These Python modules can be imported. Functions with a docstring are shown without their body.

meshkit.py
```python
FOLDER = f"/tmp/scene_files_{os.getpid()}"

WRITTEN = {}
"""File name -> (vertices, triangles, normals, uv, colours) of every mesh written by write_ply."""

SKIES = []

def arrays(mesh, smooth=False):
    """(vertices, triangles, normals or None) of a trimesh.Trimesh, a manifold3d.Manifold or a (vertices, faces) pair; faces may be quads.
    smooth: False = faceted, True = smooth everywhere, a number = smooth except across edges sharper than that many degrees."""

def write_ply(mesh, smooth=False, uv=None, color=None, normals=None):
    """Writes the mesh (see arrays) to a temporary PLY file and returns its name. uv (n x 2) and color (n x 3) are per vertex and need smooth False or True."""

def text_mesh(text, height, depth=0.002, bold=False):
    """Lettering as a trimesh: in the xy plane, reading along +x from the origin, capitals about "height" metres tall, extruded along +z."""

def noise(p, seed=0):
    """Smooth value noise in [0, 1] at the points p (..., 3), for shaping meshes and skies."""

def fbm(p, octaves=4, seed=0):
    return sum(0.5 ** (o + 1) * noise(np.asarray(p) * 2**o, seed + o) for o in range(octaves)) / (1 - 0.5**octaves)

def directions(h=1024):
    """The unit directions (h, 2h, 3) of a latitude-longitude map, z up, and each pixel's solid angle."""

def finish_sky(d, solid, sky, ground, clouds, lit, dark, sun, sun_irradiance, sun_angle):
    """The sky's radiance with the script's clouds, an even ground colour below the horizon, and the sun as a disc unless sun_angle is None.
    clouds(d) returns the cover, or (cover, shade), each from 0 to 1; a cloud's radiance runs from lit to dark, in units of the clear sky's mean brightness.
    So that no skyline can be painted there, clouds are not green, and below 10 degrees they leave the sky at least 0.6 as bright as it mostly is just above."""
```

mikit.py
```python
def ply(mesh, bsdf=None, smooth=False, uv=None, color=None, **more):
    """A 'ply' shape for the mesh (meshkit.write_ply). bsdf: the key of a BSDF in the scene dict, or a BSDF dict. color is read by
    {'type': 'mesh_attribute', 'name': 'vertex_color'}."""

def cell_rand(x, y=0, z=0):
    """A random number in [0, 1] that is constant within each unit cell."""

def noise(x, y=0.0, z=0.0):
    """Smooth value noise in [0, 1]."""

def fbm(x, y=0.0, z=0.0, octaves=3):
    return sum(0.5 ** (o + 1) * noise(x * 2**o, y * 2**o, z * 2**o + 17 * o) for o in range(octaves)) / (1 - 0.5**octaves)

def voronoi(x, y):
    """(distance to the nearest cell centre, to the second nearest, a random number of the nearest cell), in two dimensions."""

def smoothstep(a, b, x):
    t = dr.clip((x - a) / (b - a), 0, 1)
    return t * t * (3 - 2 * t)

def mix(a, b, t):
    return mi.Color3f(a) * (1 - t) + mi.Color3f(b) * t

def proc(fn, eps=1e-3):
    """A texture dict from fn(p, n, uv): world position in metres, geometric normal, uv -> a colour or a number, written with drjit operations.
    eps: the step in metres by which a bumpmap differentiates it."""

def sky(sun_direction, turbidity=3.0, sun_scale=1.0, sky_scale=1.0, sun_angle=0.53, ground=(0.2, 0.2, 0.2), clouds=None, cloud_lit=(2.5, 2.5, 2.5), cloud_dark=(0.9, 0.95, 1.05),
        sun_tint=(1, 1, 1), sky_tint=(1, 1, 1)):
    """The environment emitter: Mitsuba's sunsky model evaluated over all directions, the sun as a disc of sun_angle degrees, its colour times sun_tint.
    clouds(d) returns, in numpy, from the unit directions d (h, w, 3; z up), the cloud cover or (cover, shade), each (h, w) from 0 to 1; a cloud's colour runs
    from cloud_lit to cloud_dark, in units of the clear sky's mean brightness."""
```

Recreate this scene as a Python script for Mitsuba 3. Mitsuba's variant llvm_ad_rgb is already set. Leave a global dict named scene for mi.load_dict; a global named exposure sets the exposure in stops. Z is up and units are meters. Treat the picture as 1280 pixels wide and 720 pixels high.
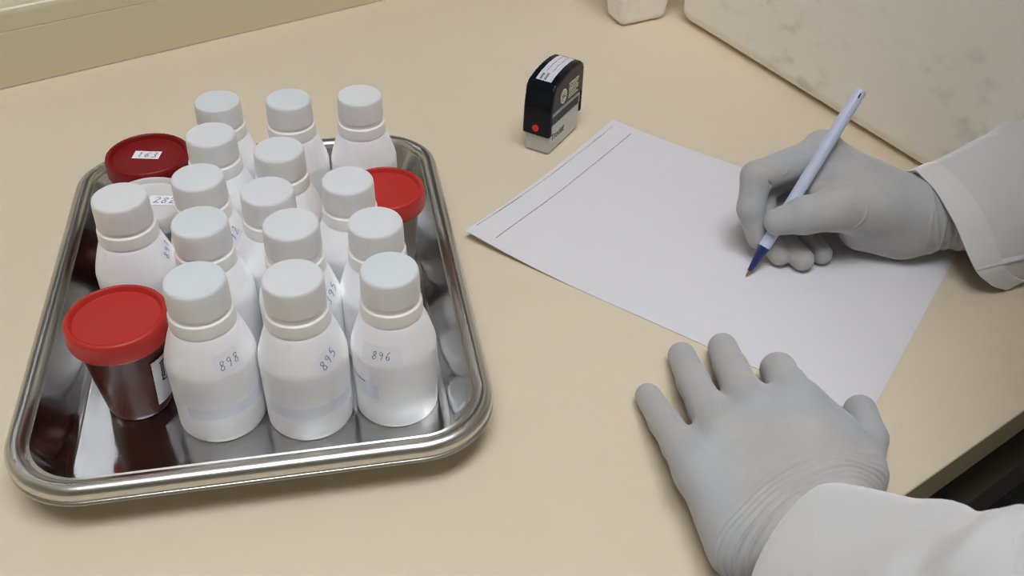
import math
import random

import drjit as dr
import manifold3d as m3
import mitsuba as mi
import numpy as np
import trimesh
from shapely.geometry import Polygon, box as sbox

import meshkit
import mikit
from mikit import fbm, mix, noise, proc, smoothstep

random.seed(7)
rng = np.random.default_rng(7)
T = mi.ScalarTransform4f
scene, labels = {}, {}

# ------------------------------------------------------------------ camera, light, exposure
CAM_H = 0.4035
PITCH, ROLL, FOCAL = math.radians(39.283), math.radians(-2.33), 1192.1
fwd = np.array([0, math.cos(PITCH), -math.sin(PITCH)])
right = np.array([1.0, 0, 0])
down = np.cross(fwd, right)
cam_down = -math.sin(ROLL) * right + math.cos(ROLL) * down
eye = np.array([0, 0, CAM_H])
scene["camera"] = {
    "type": "thinlens", "fov": math.degrees(2 * math.atan(640 / FOCAL)), "fov_axis": "x",
    "aperture_radius": 0.0011, "focus_distance": 0.58, "near_clip": 0.01, "far_clip": 60.0,
    "to_world": T().look_at(origin=eye.tolist(), target=(eye + fwd).tolist(), up=(-cam_down).tolist()),
}
exposure = 0.0
SKY = 1.0
LAMP = 10.3
scene["sky"] = mikit.sky([0.3, -0.6, 0.75], turbidity=4.0, sun_scale=0.0, sky_scale=0.21 * SKY, ground=(0.25, 0.25, 0.25),
                         clouds=lambda d: (np.full(d.shape[:2], 0.85), np.full(d.shape[:2], 0.35)), cloud_lit=(1.6, 1.6, 1.6), cloud_dark=(1.0, 1.02, 1.05))

# the room's own axes: x along the counter, y into the back wall; the counter top is z = 0
ROT = 36.6
ROOM = T().rotate([0, 0, 1], ROT)
CA, SA = math.cos(math.radians(ROT)), math.sin(math.radians(ROT))


def room(x, y, z=0.0):
    return np.array([x * CA - y * SA, x * SA + y * CA, z])


def to_room(p):
    return np.array([p[0] * CA + p[1] * SA, -p[0] * SA + p[1] * CA])


# ------------------------------------------------------------------ materials
def lin(r, g, b):
    c = np.array([r, g, b], float) / 255
    return np.where(c <= 0.04045, c / 12.92, ((c + 0.055) / 1.055) ** 2.4).tolist()


def rgb(c):
    return {"type": "rgb", "value": list(map(float, c))}


def pbr(key, color, rough=0.5, two=True, **more):
    b = {"type": "principled", "base_color": color if isinstance(color, dict) else rgb(color), "roughness": rough, **more}
    scene[key] = {"type": "twosided", "bsdf": b} if two else b


def counter_color(p, n, uv):
    a = fbm(p.x * 9, p.y * 9, 0.0, 3)
    b = fbm(p.x * 60 + 5, p.y * 60, 1.0, 2)
    return mix((0.685, 0.585, 0.445), (0.715, 0.615, 0.475), a * 0.8 + b * 0.2)


def foam_color(p, n, uv):
    a = fbm(p.x * 16, p.y * 16, p.z * 22, 4)
    spots = smoothstep(0.50, 0.80, fbm(p.x * 60 + 3, p.y * 60, p.z * 75 + 7, 4))
    where = smoothstep(0.44, 0.66, fbm(p.x * 13 + 1, p.y * 13, p.z * 12 + 2, 3))
    base = mix((0.83, 0.80, 0.735), (0.875, 0.85, 0.79), a)
    return mix(base, (0.36, 0.34, 0.27), spots * where * 0.36)


def foam_bump(p, n, uv):
    d, e, _ = mikit.voronoi((p.x - p.y) * 240, p.z * 330 + (p.x + p.y) * 90)
    return smoothstep(0.0, 0.5, e - d)


def glove_color(p, n, uv):
    a = fbm(p.x * 45, p.y * 45, p.z * 45, 3)
    b = fbm(p.x * 400, p.y * 400, p.z * 400, 2)
    c = smoothstep(0.4, 0.62, fbm(p.x * 22 + 9, p.y * 22 + 2, p.z * 22, 2))
    return mix((0.375, 0.38, 0.39), (0.455, 0.46, 0.465), a * 0.7 + b * 0.3) * mix((1.0, 1.0, 1.0), (1.05, 1.02, 0.97), c)


def steel_rough(p, n, uv):
    return 0.085 + 0.07 * fbm(p.x * 25, p.y * 70, p.z * 25, 3)


def paper_color(p, n, uv):
    # two ruled lines printed along the short edge; uv in metres from the top corner
    def rule(x0, x1, a, b):
        c = x0 + (x1 - x0) * (uv.y - a) / (b - a)
        return smoothstep(0.00048, 0.00022, dr.abs(uv.x - c)) * smoothstep(a - 0.0004, a, uv.y) * smoothstep(b + 0.0004, b, uv.y)

    fade = 0.55 + 0.45 * smoothstep(0.35, 0.6, noise(uv.y * 60, 3.0))
    ink = rule(0.0053, 0.0018, 0.0079, 0.1988) * fade + rule(0.0233, 0.0205, 0.0091, 0.2009) * 0.9
    return mix((0.70, 0.69, 0.715), (0.10, 0.10, 0.12), dr.minimum(ink, 1.0) * 0.85)


pbr("counter_mat", proc(counter_color), 0.42, specular=0.35)
pbr("counter_edge_mat", lin(176, 164, 132), 0.5)
pbr("wall_mat", lin(222, 218, 205), 0.7)
pbr("backsplash_mat", lin(208, 199, 168), 0.38)
pbr("trunking_mat", lin(208, 199, 168), 0.22)
pbr("ceiling_mat", lin(228, 227, 222), 0.85)
pbr("floor_mat", lin(92, 96, 96), 0.5)
pbr("window_frame_mat", lin(225, 225, 222), 0.35)
scene["pane_mat"] = {"type": "thindielectric"}
pbr("cabinet_mat", lin(40, 48, 50), 0.5)
pbr("cabinet_rail_mat", lin(88, 82, 72), 0.45)
pbr("foam_mat", proc(foam_color), 0.85, two=False, specular=0.2)
scene["foam_mat"] = {"type": "twosided", "bsdf": {"type": "bumpmap", "arbitrary": proc(foam_bump, 4e-4), "scale": 0.00018, "bsdf": scene["foam_mat"]}}
pbr("steel_mat", lin(192, 192, 191), proc(steel_rough), metallic=1.0)
pbr("steel_rim_mat", lin(212, 209, 202), 0.27, metallic=1.0)
pbr("body_mat", (0.86, 0.86, 0.868), 0.36, specular=0.45)
pbr("neck_mat", (0.83, 0.815, 0.785), 0.4, specular=0.4)
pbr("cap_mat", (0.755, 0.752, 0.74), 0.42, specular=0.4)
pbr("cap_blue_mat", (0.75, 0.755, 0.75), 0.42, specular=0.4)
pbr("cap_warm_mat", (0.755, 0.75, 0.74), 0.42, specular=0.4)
pbr("cap_skylit_mat", (0.68, 0.695, 0.705), 0.42, specular=0.4)  # cap tops painted cooler than the sides, for light reflected from above
pbr("cap_skylit_blue_mat", (0.645, 0.685, 0.70), 0.42, specular=0.4)
pbr("cap_skylit_warm_mat", (0.69, 0.695, 0.695), 0.42, specular=0.4)
pbr("sticker_mat", (0.80, 0.805, 0.855), 0.5)
pbr("sticker_white_mat", (0.82, 0.82, 0.86), 0.5)
pbr("band_mat", (0.755, 0.76, 0.835), 0.45)
pbr("ink_mat", (0.16, 0.16, 0.25), 0.6)
pbr("ink_black_mat", (0.025, 0.028, 0.035), 0.5)
pbr("red_lid_mat", lin(180, 46, 38), 0.42, specular=0.4)
pbr("dark_red_lid_mat", lin(122, 4, 9), 0.45, specular=0.4)
pbr("brown_cup_mat", lin(80, 35, 24), 0.3, specular=0.5)
pbr("clear_lid_mat", (0.62, 0.60, 0.585), 0.35)
pbr("clear_cup_mat", (0.60, 0.58, 0.53), 0.28)
pbr("cup_glass_mat", (0.30, 0.27, 0.25), 0.15)
pbr("stamp_case_mat", lin(8, 12, 24), 0.25, specular=0.25)
pbr("stamp_base_mat", lin(186, 186, 180), 0.35)
pbr("stamp_bar_mat", lin(14, 18, 26), 0.4)
pbr("stamp_line_mat", lin(176, 182, 196), 0.4)
pbr("stamp_print_mat", lin(226, 220, 198), 0.5)
pbr("stamp_dot_mat", lin(214, 40, 22), 0.35)
pbr("stamp_label_mat", lin(206, 208, 216), 0.4)
pbr("stamp_red_mat", lin(150, 90, 84), 0.5)
pbr("paper_mat", proc(paper_color), 0.75, specular=0.2)
pbr("pen_mat", lin(196, 203, 226), 0.28, specular=0.5)
pbr("pen_tip_mat", lin(36, 48, 104), 0.28, specular=0.5)
pbr("brass_mat", lin(196, 160, 100), 0.3, metallic=0.9)
pbr("slot_mat", lin(40, 44, 54), 0.6)
pbr("glove_mat", proc(glove_color), 0.66, specular=0.25, sheen=0.25)
pbr("coat_mat", (0.60, 0.597, 0.60), 0.85, specular=0.15, sheen=0.2)
pbr("coat_hem_mat", (0.66, 0.655, 0.655), 0.85, specular=0.15, sheen=0.2)
pbr("lamp_frame_mat", lin(220, 220, 220), 0.5)


# ------------------------------------------------------------------ helpers
def add(key, mesh, mat, smooth=False, tw=None, uv=None):
    scene[key] = mikit.ply(mesh, mat, smooth=smooth, uv=uv)
    if tw is not None:
        scene[key]["to_world"] = tw
    return key


def copy(key, source, tw, mat=None):
    scene[key] = {**scene[source], "to_world": tw}
    if mat:
        scene[key]["bsdf"] = {"type": "ref", "id": mat}


def lab(key, label=None, category=None, group=None, kind=None):
    labels[key] = {k: v for k, v in (("label", label), ("category", category), ("group", group), ("kind", kind)) if v}


def bx(x0, x1, y0, y1, z0, z1, r=0.0):
    """A box, its edges rounded by r."""
    if r <= 0:
        m = trimesh.creation.box([x1 - x0, y1 - y0, z1 - z0])
        m.apply_translation([(x0 + x1) / 2, (y0 + y1) / 2, (z0 + z1) / 2])
        return m
    s = m3.Manifold.sphere(r, 20)
    m = m3.Manifold.batch_hull([s.translate([x, y, z]) for x in (x0 + r, x1 - r) for y in (y0 + r, y1 - r) for z in (z0 + r, z1 - r)])
    return man(m)


def man(m):
    a = m.to_mesh()
    return trimesh.Trimesh(np.array(a.vert_properties[:, :3]), np.array(a.tri_verts), process=False)


def lathe(profile, n=56):
    """Revolves (radius, z) points, in order, about z; radius 0 closes a pole."""
    p = np.asarray(profile, float)
    ang = np.arange(n) * 2 * np.pi / n
    v = np.stack([p[:, 0, None] * np.cos(ang), p[:, 0, None] * np.sin(ang), np.broadcast_to(p[:, 1, None], (len(p), n))], -1).reshape(-1, 3)
    i, j = np.meshgrid(np.arange(len(p) - 1), np.arange(n), indexing="ij")
    a, b, c, d = i * n + j, i * n + (j + 1) % n, (i + 1) * n + (j + 1) % n, (i + 1) * n + j
    f = np.concatenate([np.stack([a, b, c], -1).reshape(-1, 3), np.stack([a, c, d], -1).reshape(-1, 3)])
    m = trimesh.Trimesh(v, f, process=False)
    m.merge_vertices()
    m.update_faces(m.nondegenerate_faces())
    return m


def grid(fn, us, vs, thick=0.0):
    """A patch fn(u, v) -> points, counted counter-clockwise seen from outside; thick closes it into a thin sheet."""
    u, v = np.meshgrid(us, vs, indexing="ij")
    P = fn(u, v)
    nu, nv = u.shape
    i, j = np.meshgrid(np.arange(nu - 1), np.arange(nv - 1), indexing="ij")
    a, b, c, d = i * nv + j, (i + 1) * nv + j, (i + 1) * nv + j + 1, i * nv + j + 1
    f = np.concatenate([np.stack([a, b, c], -1).reshape(-1, 3), np.stack([a, c, d], -1).reshape(-1, 3)])
    return trimesh.Trimesh(P.reshape(-1, 3), f, process=False)


def loft(rings, cap0=False, cap1=False):
    """Closed rings (k, n, 3) joined one to the next."""
    R = np.asarray(rings, float)
    k, n = R.shape[:2]
    i, j = np.meshgrid(np.arange(k - 1), np.arange(n), indexing="ij")
    a, b, c, d = i * n + j, i * n + (j + 1) % n, (i + 1) * n + (j + 1) % n, (i + 1) * n + j
    f = [np.stack([a, b, c], -1).reshape(-1, 3), np.stack([a, c, d], -1).reshape(-1, 3)]
    v = [R.reshape(-1, 3)]
    at = k * n
    for on, r0 in ((cap0, 0), (cap1, k - 1)):
        if on:
            v.append(R[r0].mean(0)[None])
            jj = np.arange(n)
            t = np.stack([r0 * n + (jj + 1) % n, r0 * n + jj, np.full(n, at)], -1)
            f.append(t if r0 == 0 else t[:, ::-1])
            at += 1
    return trimesh.Trimesh(np.vstack(v), np.vstack(f), process=False)


DIGITS = {
    "1": [[(0.15, 0.75), (0.35, 1.0), (0.32, 0.0)]],
    "2": [[(0.05, 0.8), (0.15, 0.97), (0.38, 1.0), (0.5, 0.82), (0.42, 0.6), (0.05, 0.05), (0.3, 0.08), (0.58, 0.02)]],
    "3": [[(0.08, 0.9), (0.3, 1.0), (0.48, 0.85), (0.4, 0.62), (0.2, 0.52), (0.45, 0.42), (0.5, 0.2), (0.3, 0.0), (0.05, 0.1)]],
    "5": [[(0.55, 1.0), (0.2, 0.97), (0.14, 0.58), (0.36, 0.62), (0.5, 0.4), (0.42, 0.1), (0.2, 0.0), (0.03, 0.1)]],
    "6": [[(0.5, 1.0), (0.22, 0.75), (0.08, 0.35), (0.18, 0.03), (0.4, 0.05), (0.5, 0.28), (0.36, 0.48), (0.1, 0.3)]],
    "7": [[(0.05, 0.95), (0.55, 1.0), (0.35, 0.5), (0.25, 0.0)], [(0.15, 0.5), (0.5, 0.55)]],
    "8": [[(0.5, 0.85), (0.3, 1.0), (0.1, 0.85), (0.2, 0.6), (0.45, 0.35), (0.45, 0.1), (0.22, 0.0), (0.06, 0.18), (0.2, 0.45), (0.45, 0.68), (0.5, 0.85)]],
    "9": [[(0.48, 0.75), (0.35, 0.98), (0.12, 0.92), (0.1, 0.65), (0.3, 0.52), (0.48, 0.75), (0.44, 0.4), (0.3, 0.0)]],
}


def strokes(text, height, slant=0.15):
    """Handwritten digits as polylines centred on the origin, smoothed."""
    out, x = [], 0.0
    for ch in text:
        for line in DIGITS.get(ch, []):
            p = np.array(line, float)
            t = np.linspace(0, len(p) - 1, 4 * len(p))
            q = np.stack([np.interp(t, np.arange(len(p)), p[:, k]) for k in (0, 1)], -1)
            q[1:-1] = (q[:-2] + 2 * q[1:-1] + q[2:]) / 4
            q[:, 0] += x + slant * q[:, 1]
            out.append(q * height)
        x += 0.78
    w = (x - 0.2) * height
    return [q - [w / 2, height / 2] for q in out]


def ribbons(lines, width, place):
    """Polylines of the plane as narrow strips put on a surface by place(u, v) -> points."""
    vs, fs, at = [], [], 0
    for q in lines:
        t = np.gradient(q, axis=0)
        t /= np.linalg.norm(t, axis=1, keepdims=True) + 1e-12
        nrm = np.stack([-t[:, 1], t[:, 0]], -1) * width / 2
        e = np.stack([q - nrm, q + nrm], 1).reshape(-1, 2)
        vs.append(place(e[:, 0], e[:, 1]))
        k = np.arange(len(q) - 1) * 2
        fs.append(np.concatenate([np.stack([k, k + 2, k + 3], -1), np.stack([k, k + 3, k + 1], -1)]) + at)
        at += len(e)
    return trimesh.Trimesh(np.vstack(vs), np.vstack(fs), process=False)


def rot2(a):
    c, s = math.cos(a), math.sin(a)
    return np.array([[c, -s], [s, c]])


# ------------------------------------------------------------------ the room
FACE_Y, WALL_Y, EDGE_Y = 0.8575, 0.9575, 0.1375
CEIL, FLOOR = 1.72, -0.90
X0, X1, Y0 = -2.3, 2.1, -2.4


def struct(key, mesh, mat, smooth=False, label=None):
    add(key, mesh, mat, smooth, ROOM)
    if "__" not in key:
        lab(key, label, kind="structure")


WX0, WX1, WZ0, WZ1 = -0.32, 0.80, 0.20, 1.25        # the window above the counter
t_ = 0.12
wall = trimesh.util.concatenate([
    bx(X0, WX0, WALL_Y, WALL_Y + t_, FLOOR, CEIL), bx(WX1, X1, WALL_Y, WALL_Y + t_, FLOOR, CEIL),
    bx(WX0, WX1, WALL_Y, WALL_Y + t_, FLOOR, WZ0), bx(WX0, WX1, WALL_Y, WALL_Y + t_, WZ1, CEIL)])
struct("wall_back", wall, "wall_mat", label="pale wall behind the counter, with a wide window")
struct("wall_left", bx(X0 - 0.1, X0, Y0, WALL_Y + t_, FLOOR, CEIL), "wall_mat", label="pale side wall at the left end of the counter")
struct("wall_right", bx(X1, X1 + 0.1, Y0, WALL_Y + t_, FLOOR, CEIL), "wall_mat", label="pale side wall at the right end of the counter")
struct("wall_front", bx(X0 - 0.1, X1 + 0.1, Y0 - 0.1, Y0, FLOOR, CEIL), "wall_mat", label="pale wall behind the person")
struct("floor", bx(X0 - 0.1, X1 + 0.1, Y0 - 0.1, WALL_Y + t_, FLOOR - 0.1, FLOOR), "floor_mat", label="dark grey floor below the counter")
struct("ceiling", bx(X0 - 0.1, X1 + 0.1, Y0 - 0.1, WALL_Y + t_, CEIL, CEIL + 0.1), "ceiling_mat", label="white ceiling")
# window: frame, mullions, panes
fr = []
for x0, x1, z0, z1 in ((WX0, WX1, WZ0, WZ0 + 0.05), (WX0, WX1, WZ1 - 0.05, WZ1), (WX0, WX0 + 0.05, WZ0 + 0.05, WZ1 - 0.05), (WX1 - 0.05, WX1, WZ0 + 0.05, WZ1 - 0.05),
                       (0.215, 0.265, WZ0 + 0.05, WZ1 - 0.05)):
    fr.append(bx(x0, x1, WALL_Y + 0.04, WALL_Y + 0.09, z0, z1))
struct("window_1", trimesh.util.concatenate(fr), "window_frame_mat", label="white window frame above the counter")
for i, (a, b) in enumerate(((WX0 + 0.05, 0.215), (0.265, WX1 - 0.05))):
    m = trimesh.Trimesh([[a, WALL_Y + 0.065, WZ0 + 0.05], [b, WALL_Y + 0.065, WZ0 + 0.05], [b, WALL_Y + 0.065, WZ1 - 0.05], [a, WALL_Y + 0.065, WZ1 - 0.05]], [[0, 1, 2], [0, 2, 3]], process=False)
    struct("window_1__pane" + (f"_{i:03d}" if i else ""), m, "pane_mat")

# backsplash and the rounded trunking above it
struct("trim_1", bx(X0 + 0.002, X1 - 0.002, FACE_Y, WALL_Y - 0.0002, 0.0003, 0.0488, 0.0008), "backsplash_mat", 40, "cream upstand strip along the back of the counter")


def bar(profile, x0, x1):
    m = trimesh.creation.extrude_polygon(Polygon(profile), x1 - x0, engine="earcut")     # polygon (y, z) extruded along x
    v = m.vertices
    m.vertices = np.stack([v[:, 2] + x0, v[:, 0], v[:, 1]], -1)
    return m


LZ, LR = 0.0700, 0.0085
pr = [(WALL_Y - 0.0005, 0.0490), (FACE_Y + 0.0006, 0.0490), (FACE_Y, 0.0496)]
pr += [(FACE_Y + LR - LR * math.cos(a), LZ - LR + LR * math.sin(a)) for a in np.linspace(0, math.pi / 2, 12)]
pr += [(WALL_Y - 0.0005, LZ)]
struct("trim_2", bar(pr, X0 + 0.002, X1 - 0.002), "trunking_mat", 40, "cream window ledge with a rounded glossy edge above the upstand")

# counter
top = bx(X0 + 0.003, X1 - 0.003, EDGE_Y + 0.0008, WALL_Y - 0.001, -0.0250, 0.0)
add("countertop", top, "counter_mat", 40, ROOM)
lab("countertop", "long cream laminate worktop that carries the tray, the paper and the stamp", "countertop")
add("countertop__front_edge", bx(X0 + 0.003, X1 - 0.003, EDGE_Y, EDGE_Y + 0.00079, -0.0250, -0.0001), "counter_edge_mat", False, ROOM)
lab("countertop__front_edge", "darker cream edge strip")
# dark cabinet below, set back, with a lighter rail
cab = bx(X0 + 0.01, X1 - 0.01, EDGE_Y + 0.06, WALL_Y - 0.002, FLOOR + 0.001, -0.0251)
add("base_cabinet", cab, "cabinet_mat", False, ROOM)
lab("base_cabinet", "dark cabinet under the front edge of the cream worktop", "cabinet")
add("base_cabinet__rail", bx(X0 + 0.02, X1 - 0.02, EDGE_Y + 0.0005, EDGE_Y + 0.0595, -0.1155, -0.0806), "cabinet_rail_mat", False, ROOM)
lab("base_cabinet__rail", "grey-brown rail along the front")
for i in range(6):
    a = -1.9 + i * 0.64
    add("base_cabinet__drawer_front" + (f"_{i:03d}" if i else ""), bx(a, a + 0.632, EDGE_Y + 0.003, EDGE_Y + 0.0595, -0.40, -0.1185, 0.002), "cabinet_mat", 40, ROOM)

# ceiling lamps
for i, (x, y, text) in enumerate(((0.04, -0.02, "white square-framed ceiling light panel above the tray"),)):
    k = "ceiling_lamp" + (f"_{i:03d}" if i else "")
    fm = trimesh.util.concatenate([bx(x - 0.62, x + 0.62, y + s * 0.3 - 0.02, y + s * 0.3 + 0.02, CEIL - 0.05, CEIL - 0.0005) for s in (-1, 1)] +
                                  [bx(x + s * 0.60 - 0.02, x + s * 0.60 + 0.02, y - 0.28, y + 0.28, CEIL - 0.05, CEIL - 0.0005) for s in (-1, 1)])
    add(k + "__frame", fm, "lamp_frame_mat", False, ROOM)
    dm = trimesh.Trimesh([[x - 0.58, y - 0.28, CEIL - 0.03], [x - 0.58, y + 0.28, CEIL - 0.03], [x + 0.58, y + 0.28, CEIL - 0.03], [x + 0.58, y - 0.28, CEIL - 0.03]], [[0, 1, 2], [0, 2, 3]], process=False)
    add(k + "__diffuser", dm, "lamp_frame_mat", False, ROOM)
    scene[k + "__diffuser"]["emitter"] = {"type": "area", "radiance": rgb([LAMP * 0.975, LAMP * 1.0, LAMP * 1.055])}
    lab(k, text, "ceiling light")

# ------------------------------------------------------------------ foam boxes
FB = np.array([0.5102, -0.8601])
FD = np.array([0.8601, 0.5102])


def foam_block(origin, ex, ey, lx, ly, lz, r, draft):
    s = m3.Manifold.sphere(r, 40)
    pts = []
    for a in (0, 1):
        for b in (0, 1):
            for c in (0, 1):
                g = draft * c
                x = (-g + r) if a == 0 else (lx + g - r)
                y = (-g + r) if b == 0 else (ly + g - r)
                z = r if c == 0 else lz - r
                q = np.array([*(np.array(origin) + np.array(ex) * x + np.array(ey) * y), z])
                pts.append(s.translate(q.tolist()))
    m = m3.Manifold.batch_hull(pts)
    return man(m)


o = np.array([0.1749, 0.9127]) - FB * 0.034
fbx = foam_block(o, FB, FD, 0.435, 0.26, 0.26, 0.016, 0.006)
fbx.vertices[:, 2] += 0.0004
add("foam_box", fbx, "foam_mat", 40)
lab("foam_box", "large white polystyrene foam box with grey smudges, on the worktop behind the writing hand", "foam box")
add("foam_box__lid", foam_block(o - FB * 0.008 - FD * 0.008, FB, FD, 0.451, 0.276, 0.03, 0.008, 0.0), "foam_mat", 40, T().translate([0, 0, 0.2608]))
ft = np.array([0.862, 0.507])
fn_ = np.array([-0.40, 0.917])
fl = foam_block(np.array([0.0985, 0.9125]), ft, fn_, 0.057, 0.035, 0.10, 0.0085, 0.010)
fl.vertices[:, 2] += 0.0004
add("foam_block", fl, "foam_mat", 40)
lab("foam_block", "small white polystyrene piece on the worktop left of the big foam box", "foam block")

# ------------------------------------------------------------------ steel tray
TRAY = np.array([-0.1576, 0.4624])
TROT = 12.59
TL, TW = 0.2545, 0.3225      # outside size over the rim
TRAY_TW = T().translate([TRAY[0], TRAY[1], 0.0003]).rotate([0, 0, 1], TROT)
RIM_Z = 0.030


def rrect(w, h, r, n=14):
    pts = []
    for cx, cy, a0 in ((w / 2 - r, h / 2 - r, 0), (-w / 2 + r, h / 2 - r, 90), (-w / 2 + r, -h / 2 + r, 180), (w / 2 - r, -h / 2 + r, 270)):
        for a in np.radians(np.linspace(a0, a0 + 90, n)):
            pts.append((cx + r * math.cos(a), cy + r * math.sin(a)))
        # straight runs are cut too, so that the walls shade evenly
    out = []
    for i, p in enumerate(pts):
        q = pts[(i + 1) % len(pts)]
        out.append(p)
        if math.dist(p, q) > 0.03:
            for t in np.linspace(0, 1, 12)[1:-1]:
                out.append((p[0] + (q[0] - p[0]) * t, p[1] + (q[1] - p[1]) * t))
    return np.array(out)


def tray_ring(inset, z):
    r = max(0.044 - inset, 0.004)
    return np.c_[rrect(TL - 2 * inset, TW - 2 * inset, r), np.full(len(rrect(TL, TW, 0.044)), z)]


prof = []                                   # (inset from the outside, z): from the middle of the floor, up the wall, to the rim
prof += [(0.075, 0.0012), (0.050, 0.0012), (0.029, 0.0012)]
cx, cz, cr = 0.029, 0.0067, 0.0055
for a in np.linspace(6, 62, 9):
    prof.append((cx - cr * math.sin(math.radians(a)), cz - cr * math.cos(math.radians(a))))
x_, z_ = prof[-1]
for t in np.linspace(0, 1, 6)[1:]:
    prof.append((x_ + (0.0130 - x_) * t, z_ + (RIM_Z - 0.0035 - z_) * t))
inner = [tray_ring(a, b) for a, b in prof]
under = [tray_ring(a + 0.0006 if i > 3 else a, b - 0.0011) for i, (a, b) in enumerate(prof)][::-1]
basin = loft(inner[:1] + inner + under, cap0=True, cap1=True)
basin.fix_normals()
add("steel_tray__basin", basin, "steel_mat", 35, TRAY_TW)
rimp = [(0.0130, RIM_Z - 0.0034)]
for a in np.linspace(0, 195, 15):
    rimp.append((0.0062 + 0.0052 * math.cos(math.radians(a)), RIM_Z - 0.0050 + 0.0050 * math.sin(math.radians(a))))
rimp += [(0.0018, RIM_Z - 0.0080), (0.0019, RIM_Z - 0.0088), (0.0010, RIM_Z - 0.0093), (0.0008, RIM_Z - 0.0101), (0.0014, RIM_Z - 0.0107), (0.0034, RIM_Z - 0.0106), (0.0042, RIM_Z - 0.0100), (0.0044, RIM_Z - 0.0060), (0.0100, RIM_Z - 0.0045)]
rr = [tray_ring(a, b) for a, b in rimp]
rim = loft(rr + rr[:1])
rim.fix_normals()
add("steel_tray__rim", rim, "steel_rim_mat", 50, TRAY_TW)
lab("steel_tray", "shiny stainless steel tray with rounded corners and rolled rim, full of white bottles", "tray")
lab("steel_tray__rim", "rolled bright rim")

# ------------------------------------------------------------------ bottles
FLOOR_Z = 0.0016
BODY = [(0.0, 0.0012), (0.012, 0.0010), (0.0195, 0.0002), (0.0215, 0.0), (0.0226, 0.0006), (0.0233, 0.0022), (0.0234, 0.0045), (0.0234, 0.016), (0.0235, 0.030), (0.0235, 0.0442),
        (0.02345, 0.0458), (0.0232, 0.0475), (0.0227, 0.0496), (0.0219, 0.0522), (0.0208, 0.0558), (0.0197, 0.0592), (0.0186, 0.0622), (0.0177, 0.0645), (0.0170, 0.0662), (0.0163, 0.0670)]
NECK = [(0.0158, 0.0668), (0.0165, 0.0670), (0.0168, 0.0675), (0.0168, 0.0690), (0.0166, 0.0742), (0.0163, 0.0750), (0.0157, 0.0753), (0.0152, 0.0755), (0.0150, 0.0760), (0.0150, 0.0800), (0.0, 0.0800)]
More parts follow.
